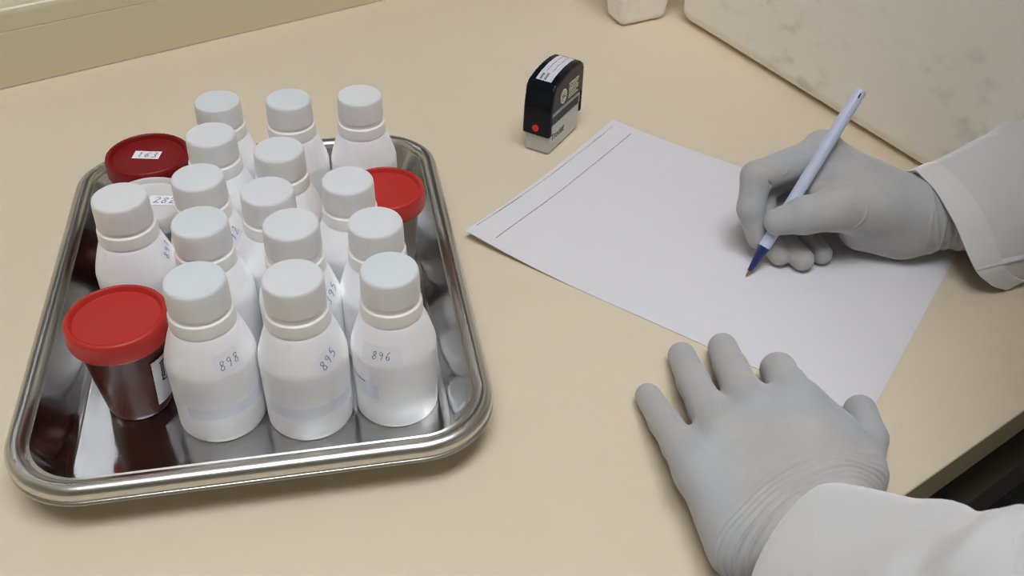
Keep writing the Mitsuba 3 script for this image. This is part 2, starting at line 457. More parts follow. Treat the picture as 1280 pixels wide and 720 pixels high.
CAP = [(0.0, 0.0770), (0.0140, 0.0769), (0.0152, 0.0768), (0.0156, 0.0773), (0.0157, 0.0785), (0.0155, 0.0890), (0.0153, 0.0918), (0.0149, 0.0929), (0.0142, 0.0935), (0.0136, 0.09355), (0.0, 0.0932)]
SKYLIT_TOP = [(0.0, 0.0931), (0.0144, 0.0930), (0.0147, 0.09325), (0.0144, 0.09355), (0.0136, 0.0937), (0.0, 0.0936)]  # thin added cover that carries the painted cool light on each cap top
skylit_top_m = lathe(SKYLIT_TOP, 56)
body_m, neck_m, cap_m = lathe(BODY, 64), lathe(NECK, 56), lathe(CAP, 56)
bz = np.array([q[1] for q in BODY[3:]])
brr = np.array([q[0] for q in BODY[3:]])
s_len = np.concatenate([[0], np.cumsum(np.hypot(np.diff(bz), np.diff(brr)))])


def on_body(theta0, z0, angle, off):
    """place(u, v): the plane wrapped on the bottle about height z0 and bearing theta0, turned by angle."""
    s0 = np.interp(z0, bz, s_len)
    r0 = np.interp(z0, bz, brr)
    M = rot2(angle)

    def place(u, v):
        u, v = np.asarray(u, float), np.asarray(v, float)
        uu, vv = M[0, 0] * u + M[0, 1] * v, M[1, 0] * u + M[1, 1] * v
        s = s0 + vv
        z, r = np.interp(s, s_len, bz), np.interp(s, s_len, brr)
        dz, drr = np.interp(s + 1e-4, s_len, bz) - np.interp(s - 1e-4, s_len, bz), np.interp(s + 1e-4, s_len, brr) - np.interp(s - 1e-4, s_len, brr)
        ln = np.hypot(dz, drr) + 1e-12
        r, z = r + off * dz / ln, z - off * drr / ln
        th = theta0 + uu / r0
        return np.stack([r * np.cos(th), r * np.sin(th), z], -1)

    return place


def sticker(key, place_fn, w, h, mat):
    add(key, grid(place_fn, np.linspace(-w / 2, w / 2, 14), np.linspace(-h / 2, h / 2, 10)), mat, True)


SKYLIT_MATS = {"w": "cap_skylit_mat", "b": "cap_skylit_blue_mat", "c": "cap_skylit_warm_mat"}
CAPS = {"w": "cap_mat", "b": "cap_blue_mat", "c": "cap_warm_mat"}
BOTTLES = [  # x, y, top z, cap, cap raised by, label
    (-0.1600, 0.3698, 0.0985, "b", 0.0, "white plastic bottle at the front left of the tray, its sticker handwritten 898"),
    (-0.1112, 0.3737, 0.0995, "w", 0.0012, "white plastic bottle in the middle of the front row, handwritten 895"),
    (-0.0638, 0.3858, 0.0975, "b", 0.0010, "white plastic bottle at the front right of the tray, its sticker handwritten 896"),
    (-0.2229, 0.4415, 0.0971, "c", 0.0, "white bottle at the tray's left rim, behind the front red-lidded jar"),
    (-0.1725, 0.4224, 0.0963, "b", 0.0, "white bottle with pale blue skylight tint on cap directly behind the one marked 898"),
    (-0.1219, 0.4208, 0.0985, "w", 0.0035, "white bottle with a loosened cap directly behind the one marked 895"),
    (-0.0776, 0.4321, 0.0939, "w", 0.0, "white bottle directly behind the one marked 896"),
    (-0.1884, 0.4727, 0.0922, "w", 0.0, "white bottle just right of the jar with the translucent lid"),
    (-0.1440, 0.4592, 0.0935, "w", 0.0, "white bottle in the centre of the tray, bottles all round it"),
    (-0.0997, 0.4732, 0.0938, "w", 0.0, "white bottle just left of the red-lidded jar by the right rim"),
    (-0.1938, 0.5211, 0.0926, "w", 0.0, "white bottle just right of the dark red lid numbered 163"),
    (-0.1474, 0.5056, 0.0933, "w", 0.0, "white bottle in front of the middle bottle of the back row"),
    (-0.2020, 0.5670, 0.0912, "b", 0.0, "white bottle with bluish skylight tint on cap, leftmost of the back row"),
    (-0.1539, 0.5664, 0.0950, "b", 0.0, "white bottle with pale blue skylight tint on cap, middle of the back row"),
    (-0.1079, 0.5759, 0.0950, "c", 0.0012, "white bottle with plain white ridged cap, rightmost of the back row"),
]
WIDE = {0: 1.02, 1: 1.02, 12: 0.97, 13: 0.97, 14: 0.97}        # some bottles are a little wider or slimmer
LEAN = {0: (0.022, -0.020), 1: (0.016, -0.024)}                  # the slight lean of the crowded front bottles, in radians
bottle_tw = []
for i, (x, y, zt, cap, lift, text) in enumerate(BOTTLES):
    k = "bottle" + (f"_{i:03d}" if i else "")
    s = (zt - FLOOR_Z - lift) / 0.0935
    w = WIDE.get(i, 1.0)
    spin = float(rng.uniform(0, 360))
    stand = T().translate([x, y, FLOOR_Z])
    if i in LEAN:
        dx, dy = LEAN[i]
        stand = stand.rotate([-dy, dx, 0], math.degrees(math.hypot(dx, dy)))
    flat = stand.scale([w, w, s])
    tw = flat.rotate([0, 0, 1], spin)
    twc = stand.translate([0, 0, lift]).scale([w, w, s])
    bottle_tw.append(flat)
    if i == 0:
        add(k + "__body", body_m, "body_mat", True, tw)
        add(k + "__neck", neck_m, "neck_mat", 40, tw)
        add(k + "__cap", cap_m, CAPS[cap], 40, twc)
        add(k + "__cap__skylit_top", skylit_top_m, SKYLIT_MATS[cap], 40, twc)
    else:
        copy(k + "__body", "bottle__body", tw)
        copy(k + "__neck", "bottle__neck", tw)
        copy(k + "__cap", "bottle__cap", twc, CAPS[cap])
        copy(k + "__cap__skylit_top", "bottle__cap__skylit_top", twc, SKYLIT_MATS[cap])
    lab(k, text, "bottle", "white bottles in the tray")


def bear(x, y):
    return math.atan2(-y, -x)


def number(i, text, dtheta, z, angle, w, h, size, mat="sticker_mat", ink=0.00038):
    k = "bottle" + (f"_{i:03d}" if i else "")
    x, y = BOTTLES[i][:2]
    th = bear(x, y) + math.radians(dtheta)
    sticker(k + "__number_sticker", on_body(th, z, angle, 0.00012), w, h, mat)
    scene[k + "__number_sticker"]["to_world"] = bottle_tw[i]
    lab(k + "__number_sticker", "pale sticker with the handwritten number " + text)
    add(k + "__number_sticker__writing", ribbons(strokes(text, size), ink, on_body(th, z, angle, 0.00026)), "ink_mat", False, bottle_tw[i])


number(0, "898", 20, 0.0535, 0.16, 0.0145, 0.0125, 0.0052)
number(1, "895", 32, 0.0530, 0.55, 0.0140, 0.0105, 0.0052)
number(2, "896", -20, 0.0530, 0.05, 0.0225, 0.0115, 0.0047)
number(5, "895", 52, 0.0545, 0.5, 0.0130, 0.0110, 0.0058, ink=0.0004)
number(3, "897", 62, 0.0580, 0.5, 0.0110, 0.0085, 0.0046)
number(7, "892", 38, 0.0560, 0.6, 0.0140, 0.0110, 0.0060)


def band(i, d0, d1, z, h):
    k = "bottle" + (f"_{i:03d}" if i else "")
    x, y = BOTTLES[i][:2]
    th = bear(x, y) + math.radians((d0 + d1) / 2)
    w = math.radians(d1 - d0) * 0.0235
    add(k + "__label_band", grid(on_body(th, z, 0.02, 0.0001), np.linspace(-w / 2, w / 2, 20), np.linspace(-h / 2, h / 2, 3)), "band_mat", True, bottle_tw[i])
    lab(k + "__label_band", "faint lavender label band round the bottle")


band(0, -48, 80, 0.0225, 0.0075)
band(1, -62, 66, 0.0215, 0.0075)
band(2, -75, -25, 0.0265, 0.0105)
add("bottle_002__label_band__pen_line", ribbons([np.stack([np.linspace(-0.012, 0.004, 14), 0.0058 + 0.0022 * np.linspace(1, 0, 14) ** 2], -1)], 0.0006,
    on_body(bear(*BOTTLES[2][:2]) + math.radians(-55), 0.0265, 0.0, 0.0003)), "band_mat", False, bottle_tw[2])
scene["bottle_002__label_band__pen_line"]["bsdf"] = {"type": "ref", "id": "ink_mat"}

# ------------------------------------------------------------------ specimen jars
CUP_H = 0.064


def jar(key, x, y, zt, r, lidmat, cupmat, label, lid_h=0.0125):
    hgt = zt - FLOOR_Z
    zb = hgt - lid_h
    k = r / 0.0277
    lid = [(0.0, hgt - 0.0034), (0.0222 * k, hgt - 0.0034), (0.0231 * k, hgt - 0.0030), (0.0238 * k, hgt - 0.0006), (0.0246 * k, hgt), (0.0258 * k, hgt - 0.0001), (0.0268 * k, hgt - 0.0009), (0.0274 * k, hgt - 0.0030),
           (0.0277 * k, hgt - 0.0055), (0.0276 * k, zb + 0.0012), (0.0270 * k, zb), (0.0258 * k, zb), (0.0, zb + 0.0006)]
    m = lathe(lid[::-1], 144)
    ang = np.arctan2(m.vertices[:, 1], m.vertices[:, 0])
    rad = np.hypot(m.vertices[:, 0], m.vertices[:, 1])
    side = (rad > 0.0262 * k) & (m.vertices[:, 2] < hgt - 0.004)
    m.vertices[side, :2] *= (1 - 0.004 * (np.cos(ang[side] * 36) > 0))[:, None]
    tw = T().translate([x, y, FLOOR_Z])
    cup = [(0.0, 0.0012), (0.0140 * k, 0.0010), (0.0158 * k, 0.0), (0.0170 * k, 0.0004), (0.0178 * k, 0.0018), (0.0182 * k, 0.0040), (0.0205 * k, zb * 0.45), (0.0228 * k, zb - 0.004), (0.0231 * k, zb - 0.0003), (0.0, zb - 0.0003)]
    add(key + "__cup", lathe(cup, 64), cupmat, 40, tw)
    add(key + "__lid", m, lidmat, 40, tw)
    lab(key, label, "jar", "specimen jars in the tray")
    return tw, hgt, zb, k


jars = [("specimen_jar", -0.2095, 0.3770, 0.066, 0.0272, "red_lid_mat", "brown_cup_mat", "jar with bright red lid and dark brown contents at the front left of the tray"),
        ("specimen_jar_001", -0.2467, 0.5430, 0.0631, 0.0277, "dark_red_lid_mat", "brown_cup_mat", "jar with dark red lid, sticker 163 on top, at the tray's back left corner"),
        ("specimen_jar_002", -0.0854, 0.5172, 0.0605, 0.0265, "red_lid_mat", "cup_glass_mat", "jar with bright red lid half hidden behind bottles at the tray's right rim"),
        ("specimen_jar_003", -0.2300, 0.4927, 0.0614, 0.0262, "clear_lid_mat", "clear_cup_mat", "jar with translucent greyish lid, sticker 282, in front of the dark red lid")]
jt = {j[0]: jar(*j) for j in jars}
lab("specimen_jar__lid", "bright red screw lid with raised rim")
lab("specimen_jar_001__lid", "dark red screw lid with raised rim")
lab("specimen_jar_002__lid", "bright red screw lid with raised rim")
lab("specimen_jar_003__lid", "translucent greyish lid")
lab("specimen_jar__cup", "dark brown filled cup")
lab("specimen_jar_003__cup", "cloudy pale cup")


def flat_sticker(key, jk, dx, dy, w, h, rot, text, size):
    tw, hgt, zb, k = jt[jk]
    M = rot2(rot)
    z = hgt - 0.0034 + 0.0003

    def place(off):
        def f(u, v):
            u, v = np.asarray(u, float), np.asarray(v, float)
            return np.stack([dx + M[0, 0] * u + M[0, 1] * v, dy + M[1, 0] * u + M[1, 1] * v, np.full(u.shape, z + off)], -1)
        return f

    add(key, grid(place(0), np.linspace(-w / 2, w / 2, 3), np.linspace(-h / 2, h / 2, 3)), "sticker_white_mat", False, tw)
    lab(key, "small white sticker with the handwritten number " + text)
    add(key + "__writing", ribbons(strokes(text, size), 0.0005, place(0.00025)), "ink_mat", False, tw)


flat_sticker("specimen_jar_001__number_sticker", "specimen_jar_001", -0.0015, 0.002, 0.0178, 0.0095, 0.02, "163", 0.0062)
flat_sticker("specimen_jar_003__number_sticker", "specimen_jar_003", 0.0085, 0.0025, 0.0190, 0.0105, 0.04, "282", 0.0062)
# printed label on the front jar's side
tw, hgt, zb, k = jt["specimen_jar"]


def on_cup(th0, off):
    def f(u, v):
        u, v = np.asarray(u, float), np.asarray(v, float)
        r = 0.0182 + (0.0228 - 0.0182) * np.clip((v - 0.004) / (zb - 0.008), 0, 1) + off
        return np.stack([r * np.cos(th0 + u / 0.0205), r * np.sin(th0 + u / 0.0205), v], -1)
    return f


th = bear(-0.2095, 0.3770) + math.radians(62)
add("specimen_jar__label", grid(on_cup(th, 0.0007), np.linspace(-0.0135, 0.0135, 20), np.linspace(0.0085, 0.0420, 12)), "sticker_white_mat", True, tw)
lab("specimen_jar__label", "white label with black print")
q = 0.0078
marks = [[(-q, 0.024), (-q, 0.038)], [(-q + 0.0014, 0.026), (-q + 0.0014, 0.038)], [(-q, 0.0245), (0.002, 0.0225)], [(-q - 0.0012, 0.0385), (0.002, 0.0385)], [(0.002, 0.024), (0.002, 0.038)]]
add("specimen_jar__label__print", ribbons([np.array([np.linspace(a[0], b[0], 8), np.linspace(a[1], b[1], 8)]).T for a, b in marks], 0.0009, on_cup(th, 0.00095)), "ink_black_mat", False, tw)

# ------------------------------------------------------------------ self-inking stamp
sx, sy = np.array([0.471, 0.882]), np.array([-0.882, 0.471])
STAMP_ROT = math.degrees(math.atan2(sx[1], sx[0]))
STW = T().translate([0.0274, 0.692, 0.0003]).rotate([0, 0, 1], STAMP_ROT)
HL, HW = 0.0267, 0.0112


def chamfer_hull(profile, w, c):
    """A convex (x, z) profile as a solid of width w along y with rounded-off side edges."""
    P = Polygon(profile)
    pts = []
    for ins, y in ((c, w), (c * 0.3, w - c * 0.3), (0.0, w - c)):
        Q = P.buffer(-ins) if ins else P
        for x, z in Q.exterior.coords[:-1]:
            pts += [[x, y, z], [x, -y, z]]
    return m3.Manifold.hull_points(np.array(pts))


arch = [(-HL - 0.0022, 0.0160), (-HL - 0.0016, 0.040), (-HL + 0.0010, 0.0560), (-HL + 0.0045, 0.0600), (-0.012, 0.0632), (0.000, 0.0650), (0.012, 0.0650), (0.021, 0.0634), (HL - 0.001, 0.0602), (HL + 0.0012, 0.0555), (HL + 0.0016, 0.040), (HL + 0.0020, 0.0160)]
arch = list(Polygon(arch).buffer(-0.0012, join_style=1).buffer(0.0012, quad_segs=4).exterior.coords)[:-1]
case = chamfer_hull(arch, HW + 0.0014, 0.0022)
cut = m3.Manifold.cube([2 * HL - 0.0022, 0.06, 0.0225]).translate([-HL + 0.0008, -0.03, 0.0145])
cut += m3.Manifold.cube([0.0030, 0.03, 0.006]).translate([-HL - 0.003, -0.03, 0.0])
case = case - cut
add("rubber_stamp__case", man(case), "stamp_case_mat", 32, STW)
lab("rubber_stamp", "black and grey self-inking stamp with a red dot, standing on the worktop above the paper", "stamp")
lab("rubber_stamp__case", "glossy black upper case")
add("rubber_stamp__base", bx(-HL, HL, -HW, HW, 0.0, 0.0368, 0.0028), "stamp_base_mat", 40, STW)
lab("rubber_stamp__base", "light grey base")
sd = -(HW + 0.00005)          # the side facing the camera is local -y
add("rubber_stamp__dot", man(m3.Manifold.cylinder(0.0008, 0.0030, 0.0028, 32).rotate([0, -90, 0]).translate([-HL - 0.0017, 0.0005, 0.0225])), "stamp_dot_mat", 40, STW)
lab("rubber_stamp__dot", "red dot on the end")
add("rubber_stamp__window_line", trimesh.util.concatenate([bx(-HL + 0.002, HL - 0.002, sd - 0.0003, sd, 0.0328, 0.0344), bx(HL - 0.0034, HL - 0.002, sd - 0.0003, sd, 0.0255, 0.0328)]), "stamp_line_mat", False, STW)
for i in range(9):
    x = -HL + 0.0035 + i * 0.00515
    add("rubber_stamp__bar" + (f"_{i:03d}" if i else ""), bx(x, x + 0.0042, sd - 0.0004, sd + 0.0002, 0.0252, 0.0322), "stamp_bar_mat", False, STW)
sc = -(HW + 0.0014 + 0.00012)


def upright(mesh, x, z, y):
    """Lettering from the xy plane onto the side that faces local -y."""
    v = mesh.vertices.copy()
    mesh.vertices = np.stack([v[:, 0] + x, y - v[:, 2], v[:, 1] + z], -1)
    mesh.fix_normals()
    return mesh


ring = Polygon([(0.0052 * math.cos(a), 0.0062 * math.sin(a)) for a in np.linspace(0, 2 * math.pi, 33)[:-1]])
core = Polygon([(0.0041 * math.cos(a), 0.0050 * math.sin(a)) for a in np.linspace(0, 2 * math.pi, 33)[:-1]])
em = [trimesh.creation.extrude_polygon(ring.difference(core), 0.00012, engine="earcut")]
for a in range(0, 360, 45):
    c_, s_ = math.cos(math.radians(a)), math.sin(math.radians(a))
    em.append(trimesh.creation.extrude_polygon(Polygon([(0.001 * c_ - 0.0006 * s_, 0.001 * s_ + 0.0006 * c_), (0.0037 * c_ - 0.0009 * s_, 0.0044 * s_ + 0.0009 * c_), (0.0037 * c_ + 0.0009 * s_, 0.0044 * s_ - 0.0009 * c_)]), 0.00012, engine="earcut"))
add("rubber_stamp__emblem", upright(trimesh.util.concatenate(em), -0.0085, 0.0455, sc), "stamp_print_mat", False, STW)
lab("rubber_stamp__emblem", "pale round printed emblem")
rows = []
for j in range(7):
    z = 0.0517 - j * 0.0020
    x = 0.0005
    r_ = random.Random(j)
    while x < 0.0165 - (j % 3) * 0.0018:
        w = r_.uniform(0.0012, 0.0032)
        rows.append(bx(x, x + w, sc - 0.0001, sc, z, z + (0.0012 if j == 0 else 0.0009)))
        x += w + 0.0006
add("rubber_stamp__small_print", trimesh.util.concatenate(rows), "stamp_print_mat", False, STW)
lab("rubber_stamp__small_print", "tiny pale lines of print")
add("rubber_stamp__base_lettering", upright(meshkit.text_mesh("Trodat", 0.0052, 0.00015, bold=True), -0.0235, 0.0115, sd), "ink_black_mat", False, STW)
lab("rubber_stamp__base_lettering", "dark lettering on the base")
tm = meshkit.text_mesh("printy", 0.0042, 0.00015)
add("rubber_stamp__base_lettering_001", upright(tm, -0.0240, 0.0055, sd), "stamp_line_mat", False, STW)
ax = np.array([a for a in arch])
# the label over the arched top
tx = np.array([-HL + 0.0045, -0.012, 0.000, 0.012, 0.021])
tz = np.array([0.0600, 0.0632, 0.0650, 0.0650, 0.0634])


def on_top(off):
    def f(u, v):
        u, v = np.asarray(u, float), np.asarray(v, float)
        x = u
        z = np.interp(x, tx, tz)
        return np.stack([x, v, z + off + 0.0001], -1)
    return f


add("rubber_stamp__top_label", grid(on_top(0.0), np.linspace(-0.0205, 0.0195, 30), np.linspace(-0.0068, 0.0068, 4)), "stamp_label_mat", True, STW)
lab("rubber_stamp__top_label", "white label strip on top with print")
lines = []
for v0, u0, u1, n_ in ((0.0032, -0.0195, -0.0135, 3), (-0.0005, -0.0195, -0.0125, 3)):
    for a in np.linspace(u0, u1, n_ * 3):
        lines.append(np.array([[a, v0 - 0.0012], [a + 0.0004, v0 + 0.0012]]))
    lines.append(np.array([[u0, v0], [u1, v0]]))
add("rubber_stamp__top_label__print", ribbons(lines, 0.0006, on_top(0.00015)), "ink_mat", False, STW)
ln = [np.stack([np.linspace(-0.010, 0.018, 20), np.full(20, v0)], -1) for v0 in (0.0028, -0.0022)]
add("rubber_stamp__top_label__print_001", ribbons(ln, 0.0005, on_top(0.00015)), "stamp_red_mat", False, STW)

# ------------------------------------------------------------------ paper
th_ = -0.5757
pu, pv = np.array([math.cos(th_), math.sin(th_)]), np.array([-math.sin(th_), math.cos(th_)])
PB = np.array([0.0796, 0.7219])
PW, PL = 0.2101, 0.2917      # across (towards the camera), along


def paper_z(a, b):
    """a along the long side from the ruled edge, b along the short side from the far corner."""
    d = np.sqrt((a / 0.10) ** 2 + ((PW - b) / 0.13) ** 2)
    curl = 0.0075 * np.clip(1 - d, 0, 1) ** 1.8
    lift = 0.0025 * np.clip(1 - a / 0.07, 0, 1) ** 2 * np.clip(1 - b / 0.06, 0, 1) ** 2
    wave = 0.0005 * (np.sin(a * 38 + 1) * np.sin(b * 30)) * np.clip(1 - (a / 0.15), 0, 1)
    return 0.0005 + curl + lift + np.maximum(wave, -0.0002)


def sheet(off):
    def f(u, v):
        xy = PB + u[..., None] * pu - v[..., None] * pv
        return np.concatenate([xy, (paper_z(u, v) + off)[..., None]], -1)
    return f


us, vs = np.linspace(0, PL, 60), np.linspace(0, PW, 44)
up, lo = grid(sheet(0.0), us, vs), grid(sheet(-0.00022), us, vs)
uvg = np.stack(np.meshgrid(us, vs, indexing="ij"), -1).reshape(-1, 2)
nU, nV = len(us), len(vs)
edge = [i * nV for i in range(nU)] + [(nU - 1) * nV + j for j in range(1, nV)] + [i * nV + nV - 1 for i in range(nU - 2, -1, -1)] + [j for j in range(nV - 2, 0, -1)]
N = nU * nV
ef = []
for a, b in zip(edge, edge[1:] + edge[:1]):
    ef += [[a, b, b + N], [a, b + N, a + N]]
pm = trimesh.Trimesh(np.vstack([up.vertices, lo.vertices]), np.vstack([up.faces[:, ::-1], lo.faces + N, np.array(ef)]), process=False)
nrm = np.vstack([np.tile([0, 0, 1.0], (N, 1)), np.tile([0, 0, -1.0], (N, 1))])
add("paper_sheet", pm, "paper_mat", False, None, np.vstack([uvg, uvg]))
lab("paper_sheet", "blank white sheet of paper with two ruled lines along its left edge, under the hands", "paper")

# ------------------------------------------------------------------ pen
PT, PE = np.array([0.1598, 0.5148, 0.0007]), np.array([0.2271, 0.5817, 0.1100])
pd = (PE - PT) / np.linalg.norm(PE - PT)
px_ = np.cross([0, 0, 1.0], pd)
px_ /= np.linalg.norm(px_)
py_ = np.cross(pd, px_)
PM = np.eye(4)
PM[:3, :3] = np.stack([px_, py_, pd], 1)
PM[:3, 3] = PT
PTW = T(PM.tolist())
LEN = float(np.linalg.norm(PE - PT))
add("pen__point", lathe([(0.0, 0.0), (0.0004, 0.0002), (0.0006, 0.0010), (0.0011, 0.0042), (0.0012, 0.0050), (0.0, 0.0050)], 24), "brass_mat", 40, PTW)
add("pen__grip", lathe([(0.0, 0.0046), (0.0013, 0.0046), (0.0016, 0.0050), (0.0036, 0.0205), (0.0040, 0.0235), (0.0, 0.0235)], 40), "pen_tip_mat", 30, PTW)
brl = m3.Manifold.revolve(m3.CrossSection([[(0.0, 0.0236), (0.0041, 0.0236), (0.0042, 0.0260), (0.0042, 0.090), (0.0042, LEN - 0.0010), (0.0038, LEN), (0.0, LEN)]]), 40)
brl -= m3.Manifold.cube([0.0010, 0.0012, 0.0036]).translate([-0.0005, 0.0034, LEN - 0.0062]).rotate([0, 0, 38])
add("pen__barrel", man(brl), "pen_mat", 30, PTW)
add("pen__slot", man(m3.Manifold.cube([0.0010, 0.0004, 0.0036]).translate([-0.0005, 0.0036, LEN - 0.0062]).rotate([0, 0, 38])), "slot_mat", False, PTW)
lab("pen", "pale lavender ballpoint pen with navy tip held in the writing hand", "pen")
lab("pen__grip", "navy blue tapered tip section")
lab("pen__point", "brass writing point")
lab("pen__barrel", "pale lavender barrel")


# ------------------------------------------------------------------ gloved hands: smooth signed-distance bodies
def cone_sdf(P, a, b, ra, rb):
    a, b = np.asarray(a, np.float32), np.asarray(b, np.float32)
    ab = b - a
    t = np.clip(((P - a) @ ab) / (ab @ ab), 0, 1)
    d = np.linalg.norm(P - (a + t[..., None] * ab), axis=-1)
    return d - (ra + (rb - ra) * t)


def smin(a, b, k):
    h = np.clip(0.5 + 0.5 * (b - a) / k, 0, 1)
    return b + (a - b) * h - k * h * (1 - h)


def surface_nets(fn, lo, hi, step):
    n = np.ceil((np.array(hi) - lo) / step).astype(int) + 1
    ax_ = [lo[i] + step * np.arange(n[i], dtype=np.float32) for i in range(3)]
    G = np.stack(np.meshgrid(*ax_, indexing="ij"), -1).astype(np.float32)
    D = fn(G)
    S = D < 0
    c = np.zeros(tuple(n - 1), int)
    for dx in (0, 1):
        for dy in (0, 1):
            for dz in (0, 1):
                c += S[dx:n[0] - 1 + dx, dy:n[1] - 1 + dy, dz:n[2] - 1 + dz]
    cells = np.argwhere((c > 0) & (c < 8))
    idx = -np.ones(tuple(n - 1), int)
    idx[tuple(cells.T)] = np.arange(len(cells))
    acc, cnt = np.zeros((len(cells), 3)), np.zeros(len(cells))
    corners = [(x, y, z) for x in (0, 1) for y in (0, 1) for z in (0, 1)]
    for p in corners:
        for ax in range(3):
            if p[ax] == 0:
                q = list(p)
                q[ax] = 1
                d0, d1 = D[tuple((cells + p).T)], D[tuple((cells + q).T)]
                on = (d0 < 0) != (d1 < 0)
                t = np.where(on, d0 / np.where(on, d0 - d1, 1), 0)
                pos = np.tile(np.array(p, float), (len(cells), 1))
                pos[:, ax] += t
                acc[on] += pos[on]
                cnt[on] += 1
    V = (cells + acc / cnt[:, None]) * step + lo
    F = []
    for ax in range(3):
        o1, o2 = [(1, 2), (2, 0), (0, 1)][ax]
        sl0 = [slice(1, -1)] * 3
        sl0[ax] = slice(0, -1)
        sl1 = [slice(1, -1)] * 3
        sl1[ax] = slice(1, None)
        A, B = S[tuple(sl0)], S[tuple(sl1)]
        for flip, mask in ((False, A & ~B), (True, ~A & B)):
            e = np.argwhere(mask)
            e[:, o1] += 1
            e[:, o2] += 1
            u, v = np.zeros(3, int), np.zeros(3, int)
            u[o1], v[o2] = 1, 1
            quad = [idx[tuple((e - w).T)] for w in (0 * u, u, u + v, v)]
            if flip:
                quad = quad[::-1]
            F.append(np.stack([quad[0], quad[1], quad[2]], -1))
            F.append(np.stack([quad[0], quad[2], quad[3]], -1))
    m = trimesh.Trimesh(V, np.vstack(F), process=False)
    E = m.edges_unique
    deg = np.bincount(E.ravel(), minlength=len(V)).clip(1)[:, None]
    W_ = V.copy()
    for k in range(8):                       # Taubin's smoothing, held within a cell of the surface
        acc = np.zeros_like(W_)
        np.add.at(acc, E[:, 0], W_[E[:, 1]])
        np.add.at(acc, E[:, 1], W_[E[:, 0]])
        W_ = W_ + (0.5 if k % 2 == 0 else -0.52) * (acc / deg - W_)
        dv = W_ - V
        ln_ = np.linalg.norm(dv, axis=1, keepdims=True)
        W_ = V + dv * np.minimum(1, 0.7 * step / np.maximum(ln_, 1e-12))
    m.vertices = W_
    if m.volume < 0:
        m.invert()
    return m


def chain(P, pts, k=0.003):
    d = None
    for (ax_, ay, az, ar), (bx_, by, bz_, br) in zip(pts, pts[1:]):
        e = cone_sdf(P, (ax_, ay, az), (bx_, by, bz_), ar, br)
        d = e if d is None else smin(d, e, k)
    return d


# left hand, flat on the paper's near edge, palm down
L_little = [(0.0811, 0.3894, 0.0085, 0.0076), (0.0873, 0.3640, 0.0145, 0.0086), (0.0931, 0.3430, 0.0190, 0.0098), (0.1010, 0.3230, 0.0225, 0.0125)]
L_ring = [(0.1044, 0.4239, 0.0092, 0.0085), (0.1066, 0.3935, 0.0170, 0.0094), (0.1105, 0.3680, 0.0215, 0.0104), (0.1165, 0.3440, 0.0260, 0.0128)]
L_middle = [(0.1302, 0.4320, 0.0100, 0.0090), (0.1294, 0.4050, 0.0185, 0.0100), (0.1316, 0.3790, 0.0240, 0.0110), (0.1350, 0.3560, 0.0290, 0.0132)]
L_index = [(0.1640, 0.3950, 0.0095, 0.0085), (0.1588, 0.4085, 0.0150, 0.0102), (0.1580, 0.3880, 0.0225, 0.0115), (0.1580, 0.3660, 0.0285, 0.0134)]
L_thumb = [(0.2013, 0.3819, 0.0108, 0.0095), (0.1996, 0.3597, 0.0125, 0.0104), (0.1862, 0.3310, 0.0165, 0.0122), (0.1620, 0.2960, 0.0225, 0.0160)]
L_wrist = [(0.1150, 0.2809, 0.0195, 0.0170), (0.1276, 0.2816, 0.0230, 0.0180), (0.1408, 0.2848, 0.0262, 0.0182), (0.1540, 0.2912, 0.0262, 0.0182), (0.1620, 0.2985, 0.0240, 0.0165)]
L_arm = [(0.1400, 0.2820, 0.0245, 0.0230), (0.1700, 0.2500, 0.0390, 0.0230), (0.2000, 0.2220, 0.0560, 0.0250)]


def left_glove(P):
    d = chain(P, L_little)
    for f in (L_ring, L_middle, L_index, L_thumb):
        d = smin(d, chain(P, f), 0.0035)
    palm = None
    for f, w in zip((L_little, L_ring, L_middle, L_index), L_wrist):
        e = cone_sdf(P, f[-1][:3], w[:3], f[-1][3], w[3])
        palm = e if palm is None else smin(palm, e, 0.010)
    palm = smin(palm, cone_sdf(P, L_thumb[-2][:3], L_wrist[4][:3], 0.0130, 0.0170), 0.012)
    palm = smin(palm, cone_sdf(P, (0.1700, 0.3740, 0.0225), (0.1830, 0.3480, 0.0215), 0.0095, 0.0110), 0.010)   # the web of the thumb
    palm = smin(palm, cone_sdf(P, (0.1720, 0.3500, 0.0235), (0.1640, 0.3080, 0.0240), 0.0125, 0.0160), 0.012)
    palm = smin(palm, chain(P, L_arm, 0.01), 0.012)
    for a, b in zip((L_little, L_ring, L_middle), (L_ring, L_middle, L_index)):                           # webs between the knuckles
        palm = smin(palm, cone_sdf(P, a[-1][:3], b[-1][:3], a[-1][3] * 0.88, b[-1][3] * 0.88), 0.008)
        palm = smin(palm, cone_sdf(P, np.add(a[-1][:3], a[-2][:3]) / 2, np.add(b[-1][:3], b[-2][:3]) / 2, 0.0075, 0.0075), 0.006)
    d = smin(d, palm, 0.0065)
    return np.maximum(d, 0.0006 - P[..., 2])


def creased(m, near, relief):
    """Cuts the skin finer where near(points) and pushes it out along its normals by relief(points) metres."""
    for _ in range(2):
        c = m.triangles_center
        v, f = trimesh.remesh.subdivide(m.vertices, m.faces, face_index=np.nonzero(near(c))[0])
        m = trimesh.Trimesh(v, f, process=False)
    n = np.array(m.vertex_normals)
    m.vertices = m.vertices + n * relief(m.vertices)[:, None]
    return m


